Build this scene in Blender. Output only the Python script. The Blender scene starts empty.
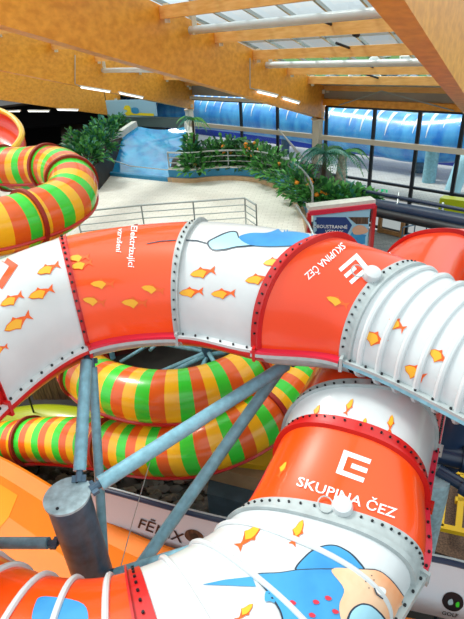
import bpy, bmesh, math, random
from mathutils import Vector, Matrix
from mathutils.bvhtree import BVHTree
random.seed(7)
C = bpy.context.scene.collection
V = Vector
H = 7.0                                     # eye height above the lowest ground
FOC = 481.0; CX = 232.0; CY = 309.5
TH = math.atan(FOC/862.0); PH = math.atan2(58, 860)
FW = V((0, math.cos(TH), -math.sin(TH))); R0 = V((1,0,0)); U0 = V((0, math.sin(TH), math.cos(TH)))
RT = R0*math.cos(PH) - U0*math.sin(PH); UP = R0*math.sin(PH) + U0*math.cos(PH)
EYE = V((0,0,H))
def ray(x, y): return FW + RT*((x-CX)/FOC) - UP*((y-CY)/FOC)
def AZ(x, y, z): d = ray(x, y); return EYE + d*((z-H)/d.z)      # point at world height z
def AD(x, y, k): return EYE + ray(x, y)*k                       # point at distance k
def px(p):
    q = V(p)-EYE; k = q.dot(FW); return (CX+FOC*q.dot(RT)/k, CY-FOC*q.dot(UP)/k, k)
# wall frame of the glass hall
WA = V((-0.667, 0.745, 0)).normalized(); WN = V((WA.y, -WA.x, 0)); K = 1.2; W0 = V((3.324, 16.806, 0))*K
def WL(s, z, off=0): p = W0 + WA*(s*K) + WN*off; return V((p.x, p.y, z))
def WP(x, y, off=0):
    d = ray(x, y); t = (W0 + WN*off - EYE).dot(WN)/d.dot(WN); return EYE + d*t
def s_of(p): return (V(p)-W0).dot(WA)/K

# ---------------------------------------------------------------- materials
MATS = {}
def mat(name, col, rough=.5, metal=0, coat=0, noise=0, nscale=8, bump=0, emit=None, spec=.5, stretch=None, col2=None):
    if name in MATS: return MATS[name]
    m = bpy.data.materials.new(name); m.use_nodes = True
    nt = m.node_tree; b = nt.nodes['Principled BSDF']
    b.inputs['Base Color'].default_value = (*col, 1); b.inputs['Roughness'].default_value = rough
    b.inputs['Metallic'].default_value = metal; b.inputs['Coat Weight'].default_value = coat
    b.inputs['Coat Roughness'].default_value = .08; b.inputs['Specular IOR Level'].default_value = spec
    if noise or bump:
        tc = nt.nodes.new('ShaderNodeTexCoord'); mp = nt.nodes.new('ShaderNodeMapping')
        nt.links.new(tc.outputs['Object'], mp.inputs[0])
        if stretch: mp.inputs['Scale'].default_value = stretch
        n = nt.nodes.new('ShaderNodeTexNoise'); n.inputs['Scale'].default_value = nscale; n.inputs['Detail'].default_value = 5
        nt.links.new(mp.outputs[0], n.inputs['Vector'])
        if noise:
            r = nt.nodes.new('ShaderNodeValToRGB')
            c2 = col2 if col2 else tuple(max(0, c*(1-noise)) for c in col)
            r.color_ramp.elements[0].position = .35; r.color_ramp.elements[1].position = .68
            r.color_ramp.elements[0].color = (*c2, 1); r.color_ramp.elements[1].color = (*col, 1)
            nt.links.new(n.outputs[0], r.inputs[0]); nt.links.new(r.outputs[0], b.inputs['Base Color'])
        if bump:
            bp = nt.nodes.new('ShaderNodeBump'); bp.inputs['Strength'].default_value = bump; bp.inputs['Distance'].default_value = .02
            nt.links.new(n.outputs[0], bp.inputs['Height']); nt.links.new(bp.outputs[0], b.inputs['Normal'])
    if emit:
        b.inputs['Emission Color'].default_value = (*emit[:3], 1); b.inputs['Emission Strength'].default_value = emit[3]
    MATS[name] = m; return m
white = mat('white gelcoat', (.66,.71,.73), .3, coat=.35, noise=.08, nscale=3)
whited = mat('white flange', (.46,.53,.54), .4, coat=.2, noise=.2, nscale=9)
orange = mat('orange gelcoat', (.98,.078,.003), .28, coat=.45)
redor = mat('red orange gelcoat', (.92,.060,.004), .28, coat=.45)
red = mat('red gelcoat', (.55,.008,.008), .35, coat=.4)
pink = mat('pink red rail', (.72,.02,.06), .35, coat=.4)
yel = mat('yellow gelcoat', (1.0,.54,.01), .3, coat=.5)
grn = mat('green gelcoat', (.04,.72,.04), .3, coat=.5)
orr = mat('stripe orange', (.85,.13,.01), .3, coat=.5)
maroon = mat('maroon flange', (.33,.015,.008), .45)
lime = mat('lime gelcoat', (.36,.42,.01), .35, coat=.3)
steel = mat('painted grey blue steel', (.24,.53,.66), .35, coat=.2, noise=.3, nscale=12)
steelD = mat('dark blue grey steel', (.09,.18,.27), .35, metal=.3, noise=.4, nscale=7)
galv = mat('galvanised cap', (.45,.64,.70), .4, metal=.1, noise=.35, nscale=14)
black = mat('black rubber', (.012,.013,.018), .5)
navy = mat('navy blue pipe', (.012,.03,.075), .35, coat=.2)
bolt = mat('dark bolt', (.02,.025,.03), .4, metal=.5)
chrome = mat('brushed rail', (.45,.5,.5), .35, metal=.6)
text_w = mat('white print', (.85,.87,.87), .4)
fy = mat('fish yellow', (.9,.45,.02), .4); fo = mat('fish orange', (.85,.12,.01), .4)
wblue = mat('print blue', (.02,.22,.55), .4, noise=.5, nscale=2.2, col2=(.05,.34,.64)); wlight = mat('print pale blue', (.35,.66,.80), .4)
wpeach = mat('print peach', (.85,.36,.16), .4, noise=.3, nscale=3, col2=(.85,.55,.35)); wdark = mat('print dark line', (.02,.04,.07), .4); wred = mat('print red spot', (.6,.02,.05), .4)
chute = mat('amber orange gelcoat', (.90,.22,.004), .5, spec=.3, noise=.15, nscale=1.2)
chutel = mat('lighter amber gelcoat', (.95,.30,.006), .5, spec=.3)
def wood_mat(name, c1, c2, sc=(1,1,1)):
    return mat(name, c1, .5, noise=1, col2=c2, nscale=3, stretch=sc, bump=.05)
glulam = mat('glulam timber', (.93,.42,.045), .42, noise=1, col2=(.74,.29,.02), nscale=6, stretch=(1,1,1.6), bump=.05)
glulam2 = mat('paler timber', (.95,.56,.20), .5, noise=1, col2=(.80,.40,.10), nscale=2.5, stretch=(1,1,7))
cream = mat('cream painted steel', (.72,.68,.56), .5)
deckm = mat('cream stone tiles', (.74,.71,.62), .55, noise=.12, nscale=5)
def tile_mat(name, a, b, grout, scale, rough=.5):
    if name in MATS: return MATS[name]
    m = bpy.data.materials.new(name); m.use_nodes = True; nt = m.node_tree; bs = nt.nodes['Principled BSDF']
    tc = nt.nodes.new('ShaderNodeTexCoord'); br = nt.nodes.new('ShaderNodeTexBrick')
    mp = nt.nodes.new('ShaderNodeMapping'); mp.inputs['Rotation'].default_value = (0,0,math.radians(12))
    br.inputs['Color1'].default_value = (*a,1); br.inputs['Color2'].default_value = (*b,1); br.inputs['Mortar'].default_value = (*grout,1)
    br.inputs['Scale'].default_value = scale; br.inputs['Mortar Size'].default_value = .012
    nt.links.new(tc.outputs['Object'], mp.inputs[0]); nt.links.new(mp.outputs[0], br.inputs['Vector']); nt.links.new(br.outputs[0], bs.inputs['Base Color'])
    bs.inputs['Roughness'].default_value = rough; MATS[name] = m; return m
decktile = tile_mat('cream deck tiles', (.88,.85,.77), (.80,.77,.69), (.62,.59,.52), 1.6)
greytile = tile_mat('grey lobby tiles', (.34,.37,.38), (.24,.27,.28), (.12,.13,.13), 2.2)
paving = tile_mat('pale outdoor paving', (.62,.63,.60), (.52,.52,.50), (.35,.35,.35), 2.0)
bluewall = mat('blue pool wall', (.015,.22,.42), .4); tan = mat('tan coping', (.60,.40,.22), .55, noise=.2, nscale=4)
stonewhite = mat('pale coping', (.68,.70,.64), .5, noise=.15)
leafs = [mat('leaf dark green', (.02,.12,.035), .5), mat('leaf mid green', (.05,.25,.05), .5), mat('leaf light green', (.12,.42,.09), .5), mat('leaf teal green', (.05,.24,.18), .45)]
flower = mat('orange blossom', (.9,.32,.02), .5); bark = mat('dark bark', (.05,.035,.02), .8, noise=.4)
rockm = mat('wet dark pebble', (.10,.085,.07), .5, noise=1, col2=(.022,.018,.014), nscale=3.3)
rockg = mat('grey river pebble', (.34,.36,.34), .6, noise=1, col2=(.10,.12,.12), nscale=3)
dark = mat('painted hall darkness', (.006,.005,.006), .8); darkr = mat('dark maroon cladding', (.075,.006,.006), .7)  # first one: near-black colour paints in the gloom of the left hall
soil = mat('dark wet ground', (.035,.03,.025), .8, noise=.5, nscale=2)
lampm = mat('fluorescent tube', (.9,.9,.85), .4, emit=(1,1,.95,1.6)); lampoff = mat('white lamp housing', (.85,.86,.82), .4)
bannerw = mat('white banner cloth', (.62,.71,.79), .6); ledge = mat('yellow ledge', (.75,.46,.01), .5)
brown = mat('brown boards', (.16,.09,.05), .7, noise=1, col2=(.05,.025,.015), nscale=5, stretch=(7,7,.6))
poolm = mat('blue water slope', (.002,.20,.50), .10, coat=.5, noise=1, col2=(.01,.36,.66), nscale=1.6, bump=.35)
outblue = mat('outdoor blue tube', (.02,.22,.75), .3, coat=.4, noise=1, col2=(.10,.48,.92), nscale=2.2, stretch=(1,1,.35))
outdark = mat('outdoor deep blue', (.008,.04,.36), .4, coat=.3)
frost = mat('white frost streak', (.75,.85,.92), .5)
signy = mat('sign yellow', (.9,.75,.02), .5); signb = mat('sign pale blue', (.35,.62,.80), .5); signn = mat('sign navy', (.015,.045,.20), .5)
skin = mat('printed skin tone', (.75,.42,.28), .5); greyb = mat('grey blue box', (.10,.17,.22), .6, noise=.3, nscale=4)
exitg = mat('exit sign green', (.02,.45,.2), .5, emit=(.02,.6,.25,.5)); doorw = mat('door wood', (.40,.19,.06), .5, noise=.3)
grass = mat('bank green', (.09,.25,.05), .8, noise=.5); winf = mat('dark window frame', (.012,.016,.022), .4)
def glass_mat(name, tint, mixf):
    m = bpy.data.materials.new(name); m.use_nodes = True; nt = m.node_tree; nt.nodes.clear()
    o = nt.nodes.new('ShaderNodeOutputMaterial'); mx = nt.nodes.new('ShaderNodeMixShader'); t = nt.nodes.new('ShaderNodeBsdfTransparent'); g = nt.nodes.new('ShaderNodeBsdfGlossy')
    t.inputs[0].default_value = (*tint, 1); g.inputs['Roughness'].default_value = .05; mx.inputs[0].default_value = mixf
    nt.links.new(t.outputs[0], mx.inputs[1]); nt.links.new(g.outputs[0], mx.inputs[2]); nt.links.new(mx.outputs[0], o.inputs[0]); return m
pane = glass_mat('clear window glass', (.93,.97,.97), .06); skyp = glass_mat('skylight glass', (.88,.95,.96), .10)

# ---------------------------------------------------------------- mesh builder
BASE = {}
class MB:
    def __init__(s): s.bm = bmesh.new(); s.mats = []; s.cur = 0
    def m(s, material):
        if material not in s.mats: s.mats.append(material)
        s.cur = s.mats.index(material); return s
    def face(s, vs, smooth=False):
        try: f = s.bm.faces.new(vs)
        except ValueError: return None
        f.material_index = s.cur; f.smooth = smooth; return f
    def box(s, c, size, rot=None):
        r = rot or Matrix.Identity(3); v = []
        for i in (-.5,.5):
            for j in (-.5,.5):
                for k in (-.5,.5): v.append(s.bm.verts.new(V(c) + r @ V((i*size[0], j*size[1], k*size[2]))))
        for q in ((0,1,3,2),(4,6,7,5),(0,4,5,1),(2,3,7,6),(0,2,6,4),(1,5,7,3)): s.face([v[i] for i in q])
        return s
    def beam(s, p, q, w, h, up=V((0,0,1))):
        p = V(p); q = V(q); x = (q-p); L = x.length; x.normalize(); y = up.cross(x).normalized(); z = x.cross(y)
        return s.box((p+q)/2, (L, w, h), Matrix((x, y, z)).transposed())
    def tube(s, pts, r, n=12, cap=True, smooth=True, closed=False):
        pts = [V(p) for p in pts]; rings = []; N = len(pts); pn = None
        for i, p in enumerate(pts):
            t = (pts[min(i+1, N-1)] - pts[max(i-1, 0)]).normalized()
            if pn is None: a = V((0,0,1)) if abs(t.z) < .9 else V((1,0,0)); pn = t.cross(a).normalized()
            else: pn = (pn - t*pn.dot(t)).normalized()
            b = t.cross(pn); rr = r(i) if callable(r) else r
            rings.append([s.bm.verts.new(p + (pn*math.cos(2*math.pi*k/n) + b*math.sin(2*math.pi*k/n))*rr) for k in range(n)])
        for A, B in zip(rings, rings[1:]):
            for k in range(n): s.face([A[k], A[(k+1)%n], B[(k+1)%n], B[k]], smooth)
        if cap: s.face(rings[0][::-1]); s.face(rings[-1])
        return s
    def grid(s, rows, smooth=True):
        vs = [[s.bm.verts.new(p) for p in r] for r in rows]
        for a, b in zip(vs, vs[1:]):
            for i in range(len(a)-1): s.face([a[i], a[i+1], b[i+1], b[i]], smooth)
        return s
    def poly(s, pts): s.face([s.bm.verts.new(V(p)) for p in pts]); return s
    def slab(s, pts, t):                     # polygon with thickness t downward
        top = [s.bm.verts.new(V(p)) for p in pts]; bot = [s.bm.verts.new(V(p)-V((0,0,t))) for p in pts]
        s.face(top); s.face(bot[::-1])
        for i in range(len(top)): j = (i+1) % len(top); s.face([top[i], bot[i], bot[j], top[j]])
        return s
    def blob(s, c, r, n=1, squash=(1,1,1), jit=0):
        g = bmesh.ops.create_icosphere(s.bm, subdivisions=n, radius=1)
        for v in g['verts']:
            k = 1 + random.uniform(-jit, jit); v.co = V((v.co.x*squash[0], v.co.y*squash[1], v.co.z*squash[2]))*(r*k) + V(c)
            for f in v.link_faces: f.material_index = s.cur; f.smooth = True
        return s
    def addmesh(s, me, fn):
        idx = {}
        for v in me.vertices:
            q = fn(v.co); idx[v.index] = s.bm.verts.new(q) if q is not None else None
        for p in me.polygons:
            vs = [idx[i] for i in p.vertices]
            if all(vs): s.face(vs, False)
    def build(s, name, parent=None, base=None, ang=35, mats=None):
        bmesh.ops.recalc_face_normals(s.bm, faces=s.bm.faces[:]) if not getattr(s, 'norecalc', False) else None
        me = bpy.data.meshes.new(name)
        b = BASE[parent.name] if parent is not None else (V(base) if base is not None else V((0,0,0)))
        for v in s.bm.verts: v.co -= b
        s.bm.to_mesh(me); s.bm.free()
        for m_ in s.mats: me.materials.append(m_)
        me.set_sharp_from_angle(angle=math.radians(ang))
        o = bpy.data.objects.new(name, me); C.objects.link(o)
        if parent is not None: o.parent = parent
        else: o.location = b
        BASE[o.name] = b; return o
def thing(name, label, cat, loc, group=None):
    o = bpy.data.objects.new(name, None); C.objects.link(o); o.location = V(loc); o.empty_display_size = .2
    o['label'] = label; o['category'] = cat; BASE[o.name] = V(loc)
    if group: o['group'] = group
    return o
def tag(o, label, cat, group=None, kind=None):
    o['label'] = label; o['category'] = cat
    if group: o['group'] = group
    if kind: o['kind'] = kind
    return o
def struct(o, label=None, cat=None):
    o['kind'] = 'structure'
    if label: o['label'] = label
    if cat: o['category'] = cat
    return o
def catmull(P, s):
    n = len(P)-1; i = max(0, min(n-1, int(math.floor(s)))); t = s-i
    p1, p2 = P[i], P[i+1]; p0 = P[i-1] if i > 0 else p1*2-p2; p3 = P[i+2] if i+2 <= n else p2*2-p1
    d0, d1, d2 = (p1-p0).length, (p2-p1).length, (p3-p2).length
    m1 = (p2-p0)*(d1/(d0+d1) if d0+d1 > 1e-9 else .5); m2 = (p3-p1)*(d1/(d1+d2) if d1+d2 > 1e-9 else .5)
    return p1*(2*t**3-3*t*t+1) + m1*(t**3-2*t*t+t) + p2*(-2*t**3+3*t*t) + m2*(t**3-t*t)
def spline(P, step):
    P = [V(p) for p in P]; raw = [catmull(P, i*.04) for i in range(int((len(P)-1)/.04)+1)]
    out = [raw[0]]; acc = 0
    for a, b in zip(raw, raw[1:]):
        L = (b-a).length
        while acc + L >= step: t = (step-acc)/L; a = a.lerp(b, t); out.append(a); L = (b-a).length; acc = 0
        acc += L
    return out

# ================================================================ covered body slide
class Run:
    def __init__(s, J, n=2.35):              # J: (inner base point, outer base point, dome height)
        s.L = [V(j[0]) for j in J]; s.R = [V(j[1]) for j in J]; s.h = [V((j[2],0,0)) for j in J]; s.n = n
    def lr(s, t): return catmull(s.L, t), catmull(s.R, t), catmull(s.h, t).x
    def top(s, t, u, off=0):                 # u 0..1 from inner to outer base
        L, R, h = s.lr(t); a = math.pi*u; c, sn = math.cos(a), math.sin(a); e = 2/s.n
        cc = abs(c)**e*(1 if c > 0 else -1); ss = abs(sn)**e
        w = (R-L); M = (L+R)/2; p = M - w*(.5*cc) + V((0,0,1))*(h*ss)
        if off:
            d = V((-c*.9, 0, sn)); wn = w.normalized(); d = wn*d.x + V((0,0,1))*d.z; p = p + d.normalized()*off
        return p
    def bottom(s, t, u, depth=.36, inset=.05):
        L, R, h = s.lr(t); a = math.pi*u; w = R-L; wn = w.normalized(); M = (L+R)/2
        return M - wn*((w.length/2-inset)*math.cos(a)) - V((0,0,1))*(depth*abs(math.sin(a))**.75 + .03)
    def seglen(s, t): return (catmull(s.L, t+.01)-catmull(s.L, t-.01)).length/.02
def Az(p, az, w): a = math.radians(az); return V(p) + V((math.sin(a), math.cos(a), 0))*w
def zr(x, y, z): return AZ(x, y, z+H)
A = []
def addA(x, y, z, az, w, h): p = zr(x, y, z); A.append((p, Az(p, az, w), h))
addA(-95, 520, -2.75, -95, 1.5, .85)
addA(4, 404, -2.65, -50, 1.5, .80)
addA(88, 346, -2.65, -19, 1.55, .87)
addA(178, 334, -2.65, 13, 1.55, .9)
addA(257, 349, -2.65, 52, 1.58, .9)
addA(344, 359, -2.70, 51, 1.42, .70)
addA(500, 434, -2.90, 46, 1.36, .54)
addA(640, 510, -3.0, 52, 1.36, .54)
RA = Run(A)
B = []
def addB(l, rr, z, h, az=None, w=None):
    p = zr(*l, z); q = zr(*rr, z) if rr else Az(p, az, w); B.append((p, q, h))
p0 = zr(385, 275, -3.65)
q0 = p0 + V((2.0,1.1,-.25)); B.append((q0, Az(q0, 150, 1.6), .66))
B.append((p0, Az(p0, 88, 1.6), .72))
addB((326,365), (441,413), -3.78, .75)
addB((284,442), (434,448), -3.80, .80)
addB((281,454), (424,503), -3.82, .68)
addB((234,529), (419,573), -3.88, .51)
addB((136,586), None, -3.95, .60, 160, 1.6)
addB((60,590), None, -3.97, .62, 190, 1.6)
addB((-12,552), None, -3.97, .62, 232, 1.6)
addB((-80,470), None, -3.9, .62, 262, 1.6)
RB = Run(B, 2.5)

slide = thing('water_slide', 'huge white and orange covered slide tube with goldfish prints, curling across the foreground', 'water slide', (0, 4, 0))
def fish_faces(): pass
def px_decal_ray(bvh, x, y, off=.006):
    d = ray(x, y).normalized(); h = bvh.ray_cast(EYE, d, 30)
    if h[0] is None: return None
    n = h[1] if h[1].dot(d) < 0 else -h[1]
    return h[0] + n*off
def shape2d(pts, maxe=5):
    bm = bmesh.new(); vs = [bm.verts.new((p[0], p[1], 0)) for p in pts]
    f = bm.faces.new(vs); bmesh.ops.triangulate(bm, faces=[f])
    for _ in range(4):
        es = [e for e in bm.edges if e.calc_length() > maxe]
        if not es: break
        bmesh.ops.subdivide_edges(bm, edges=es, cuts=1); bmesh.ops.triangulate(bm, faces=bm.faces[:])
    me = bpy.data.meshes.new('t'); bm.to_mesh(me); bm.free(); return me
def smoothpoly(pts, k=5):
    n = len(pts); out = []
    for i in range(n):
        P = [V((*pts[(i+j) % n], 0)) for j in (-1,0,1,2)]
        for q in range(k): p = catmull(P, 1+q/k); out.append((p.x, p.y))
    return out
FISH = [(-1,0),(-.75,.28),(-.3,.42),(-.05,.62),(.15,.40),(.45,.16),(.62,.10),(.95,.50),(.86,.05),(1,-.42),(.60,-.12),(.35,-.25),(.05,-.36),(-.1,-.6),(-.3,-.40),(-.7,-.28)]
class Cover:
    def __init__(s, run, a, b, material, name, label, nu=28):
        s.run = run; s.a = a; s.b = b; s.mb = MB(); s.mb.m(material); s.name = name; s.label = label
        n = max(6, int((b-a)*18)); rows = [[run.top(a+(b-a)*i/n, j/nu) for j in range(nu+1)] for i in range(n+1)]
        s.mb.grid(rows); s.mb.norecalc = True
        bmesh.ops.recalc_face_normals(s.mb.bm, faces=s.mb.bm.faces[:]); s.bvh = BVHTree.FromBMesh(s.mb.bm)
        s.lift = .006
    def shape(s, pts, material, smooth=False, off=None):
        if smooth: pts = smoothpoly(pts)
        me = shape2d(pts); s.mb.m(material); o = off or s.lift
        s.mb.addmesh(me, lambda c: px_decal_ray(s.bvh, c.x, c.y, o)); bpy.data.meshes.remove(me)
    def stroke(s, pts, w, material, off=None):
        for (x0,y0),(x1,y1) in zip(pts, pts[1:]):
            L = math.hypot(x1-x0, y1-y0); nx, ny = -(y1-y0)/L*w/2, (x1-x0)/L*w/2
            s.shape([(x0+nx,y0+ny),(x1+nx,y1+ny),(x1-nx,y1-ny),(x0-nx,y0-ny)], material, off=off)
    def fish(s, x, y, tx, ty, tall=.5):       # nose at x,y; tail tip at tx,ty
        cx, cy = (x+tx)/2, (y+ty)/2; dx, dy = (tx-x)/2, (ty-y)/2
        f = lambda p: (cx + dx*p[0] - dy*p[1]*tall*1.5, cy + dy*p[0] + dx*p[1]*tall*1.5)
        s.shape([f(p) for p in FISH], fo)
        body = [(-.96,0),(-.7,.24),(-.3,.36),(-.05,.56),(.1,.3),(.3,.0),(.0,-.28),(-.3,-.32),(-.7,-.22)]
        s.shape([f(p) for p in body], fy, off=s.lift+.004)
    def text(s, body, x, y, dx, dy, size, material, sx=1.0):   # centre, reading direction, cap height in px
        L = math.hypot(dx, dy); dx /= L; dy /= L; ux, uy = dy, -dx
        cu = bpy.data.curves.new('t', 'FONT'); cu.body = body; cu.align_x = 'CENTER'; cu.size = 1; cu.resolution_u = 2; cu.offset = .012
        o = bpy.data.objects.new('t', cu); C.objects.link(o); dg = bpy.context.evaluated_depsgraph_get(); dg.update()
        me = bpy.data.meshes.new_from_object(o.evaluated_get(dg)); C.objects.unlink(o); bpy.data.objects.remove(o); bpy.data.curves.remove(cu)
        s.mb.m(material); k = size/.7
        s.mb.addmesh(me, lambda c: px_decal_ray(s.bvh, x + (dx*c.x*sx + ux*(c.y-.35))*k, y + (dy*c.x*sx + uy*(c.y-.35))*k, s.lift+.004)); bpy.data.meshes.remove(me)
    def logo(s, x, y, dx, dy, w, material):
        L = math.hypot(dx, dy); dx /= L; dy /= L; ux, uy = -dy, dx      # u = down
        f = lambda p: (x + (dx*(p[0]-.5) + ux*(p[1]-.5)*.85)*w, y + (dy*(p[0]-.5) + uy*(p[1]-.5)*.85)*w)
        for q in ([(0,0),(1,0),(1,.2),(0,.2)], [(0,.2),(.2,.2),(.2,.8),(0,.8)], [(0,.8),(1,.8),(1,1),(0,1)], [(.42,.4),(1,.4),(1,.6),(.42,.6)]):
            s.shape([f(p) for p in q], material)
    def build(s):
        o = s.mb.build(s.name, slide, ang=60); o['label'] = s.label; s.obj = o; return o
def trough(run, a, b, material, name='trough', label=None, ribm=None, nr=0, depth=.36):
    mb = MB().m(material); n = max(6, int((b-a)*16)); nu = 16
    mb.grid([[run.bottom(a+(b-a)*i/n, j/nu, depth) for j in range(nu+1)] for i in range(n+1)])
    o = mb.build(name, slide, ang=60)
    if label: o['label'] = label
    for k in range(nr):
        t = a+(b-a)*(k+.5)/nr; r = MB().m(ribm); r.tube([run.bottom(t, j/18, depth+.015, .03) for j in range(19)], .022, 6); ro = r.build('trough_rib', o)
    return o
def flange(run, a, b, side, m1, m2, bolts=True, wd=.075, name='side_flange', label=None, lift=0):
    mb = MB().m(m1); n = max(6, int((b-a)*16)); top = []
    def pt(t, o, z):
        L, R, h = run.lr(t); wn = (R-L).normalized(); return (L - wn*o if side == 0 else R + wn*o) + V((0,0,z+lift))
    ts = [a+(b-a)*i/n for i in range(n+1)]
    mb.grid([[pt(t,-.03,.02), pt(t,wd,.02), pt(t,wd,-.01)] for t in ts], False)
    mb.m(m2); mb.grid([[pt(t,wd,-.01), pt(t,wd+.005,-.045), pt(t,-.03,-.045)] for t in ts], False)
    if bolts:
        mb.m(bolt); L = sum((pt(q,0,0)-pt(p,0,0)).length for p, q in zip(ts, ts[1:])); k = max(2, int(L/.13))
        for i in range(k):
            p = pt(a+(b-a)*(i+.5)/k, wd*.55, .02); mb.tube([p, p+V((0,0,.018))], .012, 6, smooth=False)
    o = mb.build(name, slide)
    if label: o['label'] = label
    return o
def collar(run, t, material, wd, ridge=.05, name='collar', label=None, nb=26, side=1, lift=.014, br=.011):
    mb = MB().m(material); L = run.seglen(t); dt = wd/L; nu = 40
    prof = [(-.5, 0), (-.5, lift), (.5*side*-1 if False else .35, lift), (.35, ridge), (.5, ridge), (.5, 0)]
    rows = [[run.top(t + dt*a*side, j/nu, o) for a, o in prof] for j in range(nu+1)]
    mb.grid(rows, True); mb.m(bolt)
    for k in range(nb):
        u = (k+.5)/nb; u = .03 + .94*u; p = run.top(t-dt*.1*side, u, lift); q = run.top(t-dt*.1*side, u, lift+.016)
        mb.tube([p, q], br, 6, smooth=False)
    # foot plates where the halves bolt together
    for e in (0, 1):
        Lp, Rp, h = run.lr(t); wn = (Rp-Lp).normalized(); c = (Lp - wn*.03) if e == 0 else (Rp + wn*.03)
        tan_ = (catmull(run.L, t+.02)-catmull(run.L, t-.02)).normalized()
        mb.m(material); mb.beam(c - V((0,0,.10)), c + V((0,0,.05)), .11, .03, up=tan_)
        mb.m(bolt)
        for q in (-.03, .03): mb.tube([c + wn*q - tan_*.03 + V((0,0,-.03)), c + wn*q + tan_*.03 + V((0,0,-.03))], .011, 6)
    o = mb.build(name, slide, ang=30)
    if label: o['label'] = label
    return o
def rib(cov, t, r=.021, material=None):
    mb = MB().m(material or white); mb.tube([cov.run.top(t, j/30, .008) for j in range(31)], r, 8); return mb.build('rib', cov.obj)

# --- upper turn covers (joints 1..6 of run A)
c = Cover(RA, 0, 1, orange, 'cover_panel', 'orange cover panel'); c.build()
w1 = Cover(RA, 1, 2, white, 'cover_panel', 'white cover panel with goldfish')
for a in ((47,268,59,265),(35,272,56,264)): pass
for (x,y,tx,ty) in ((37,274,60,264),(28,298,54,288),(0,306,23,294),(4,331,31,314),(-10,352,8,346)): w1.fish(x,y,tx,ty)
w1.logo(-4, 268, -.75, -.5, 34, orange)
w1.build()
o1 = Cover(RA, 2, 3, orange, 'cover_panel', 'orange cover panel with white writing')
for (x,y,tx,ty) in ((70,268,93,262),(68,259,90,257),(90,284,115,284),(82,299,106,303),(121,302,148,303),(141,287,165,291)): o1.fish(x,y,tx,ty)
o1.text('Elektrizující', 133, 247, -.08, 1, 6.3, text_w, 1.0)
o1.text('vzrušení', 120, 241, -.10, 1, 5.4, text_w, .92)
o1.stroke([(147,244),(160,241.5),(176,240.5)], 1.0, wdark)
o1.build()
w2 = Cover(RA, 3, 4, white, 'cover_panel', 'white cover panel with blue whale print')
for (x,y,tx,ty) in ((190,275,216,270),(179,293,204,291),(211,294,236,293),(245,281,271,277),(263,264,286,260)): w2.fish(x,y,tx,ty)
w2.stroke([(186,240.5),(197,241),(208,244)], 1.2, wdark)
w2.shape([(207,243),(214,238),(228,232),(237,232),(240,238),(252,238),(258,245),(248,247),(236,248),(224,251),(212,251)], wdark, True)
w2.shape([(209,243.5),(216,239),(229,233.5),(236,233.5),(239,239),(251,239),(256,244.5),(247,246),(236,247),(224,249.5),(213,249.5)], wlight, True, off=.010)
w2.shape([(239,238),(250,234),(268,233.5),(285,228),(303,230),(313,236),(310,243),(296,246),(280,247),(262,247),(248,245)], wblue, True, off=.012)
w2.build()
r1 = Cover(RA, 4, 5, redor, 'cover_panel', 'red orange cover panel with white writing')
r1.text('SKUPINA ČEZ', 325, 261.5, -.76, .65, 7.0, text_w, .80)
r1.logo(354, 269, -.76, .65, 24, text_w)
r1.fish(326,297,349,306)
r1.build()
w3 = Cover(RA, 5, 7, white, 'cover_panel', 'ribbed white cover panel with goldfish')
for (x,y,tx,ty) in ((365,333,386,345),(389,319,405,330),(405,366,425,378),(430,350,448,363)): w3.fish(x,y,tx,ty,.75)
w3.build()
tl = 120/156.0
for k in range(12): rib(w3, 5.11 + k*.128, .030)
trough(RA, 0, 2, red, label='red trough'); trough(RA, 2, 3, whited); trough(RA, 3, 4, red, label='red trough'); trough(RA, 4, 5, whited)
trough(RA, 5, 7, redor, label='orange trough with white ribs', ribm=white, nr=15, depth=.30)
for sd in (0,1):
    flange(RA, 0, 2, sd, white, red); flange(RA, 2, 3, sd, pink, whited, bolts=False, wd=.09); flange(RA, 3, 4, sd, white, red)
    flange(RA, 4, 5, sd, pink, whited, bolts=False, wd=.09); flange(RA, 5, 7, sd, whited, steel, wd=.06)
collar(RA, 1, red, .06); collar(RA, 2, red, .05, .03, nb=24, br=.013); collar(RA, 3, whited, .075, .05); collar(RA, 4, red, .10, .06, label='red collar with dark bolts'); collar(RA, 5, whited, .12, .035, label='white collar with dark bolts')
# --- lower turn
bo = Cover(RB, 0, 1, redor, 'cover_panel', 'red orange far cover panel'); bo.build()
b0 = Cover(RB, 1, 3, redor, 'cover_panel', 'red orange cover panel passing below the upper turn')
b0.logo(388, 264, -.76, .65, 18, text_w); b0.build()
b1 = Cover(RB, 3, 4, white, 'cover_panel', 'narrow white cover panel with four goldfish')
for (x,y,tx,ty) in ((320,405,313,419),(353,399,345,415),(366,418,361,434),(392,415,389,433)): b1.fish(x,y,tx,ty,.45)
b1.build()
b2 = Cover(RB, 4, 5, orange, 'cover_panel', 'orange cover panel with white square letter emblem')
b2.text('SKUPINA ČEZ', 346.5, 497.5, .95, .316, 9.6, text_w, 1.22)
b2.logo(353.5, 466.5, .94, .34, 29, text_w); b2.fish(287,462,278,478,.4)
b2.build()
b3 = Cover(RB, 5, 6, white, 'cover_panel', 'white cover panel with large blue sea creature print')
for (x,y,tx,ty) in ((303,520,292,546),(261,525,237,549),(253,604,236,622)): b3.fish(x,y,tx,ty,.45)
b3.shape([(202,585),(225,580),(252,577),(256,587),(230,586)], wblue)
b3.shape([(295,571),(306,555),(319,547),(334,545),(348,551),(358,560),(365,572),(340,576)], wdark, True)
b3.shape([(297,571),(307,556.5),(319.5,548.5),(334,546.5),(347,552.5),(356,561),(363,572),(340,576)], wblue, True, off=.010)
b3.shape([(254,576),(280,573),(300,570),(335,569),(362,569),(377,570),(389,578),(399,590),(407,603),(408,624),(290,640),(279,612),(266,592)], wdark, True, off=.012)
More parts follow.
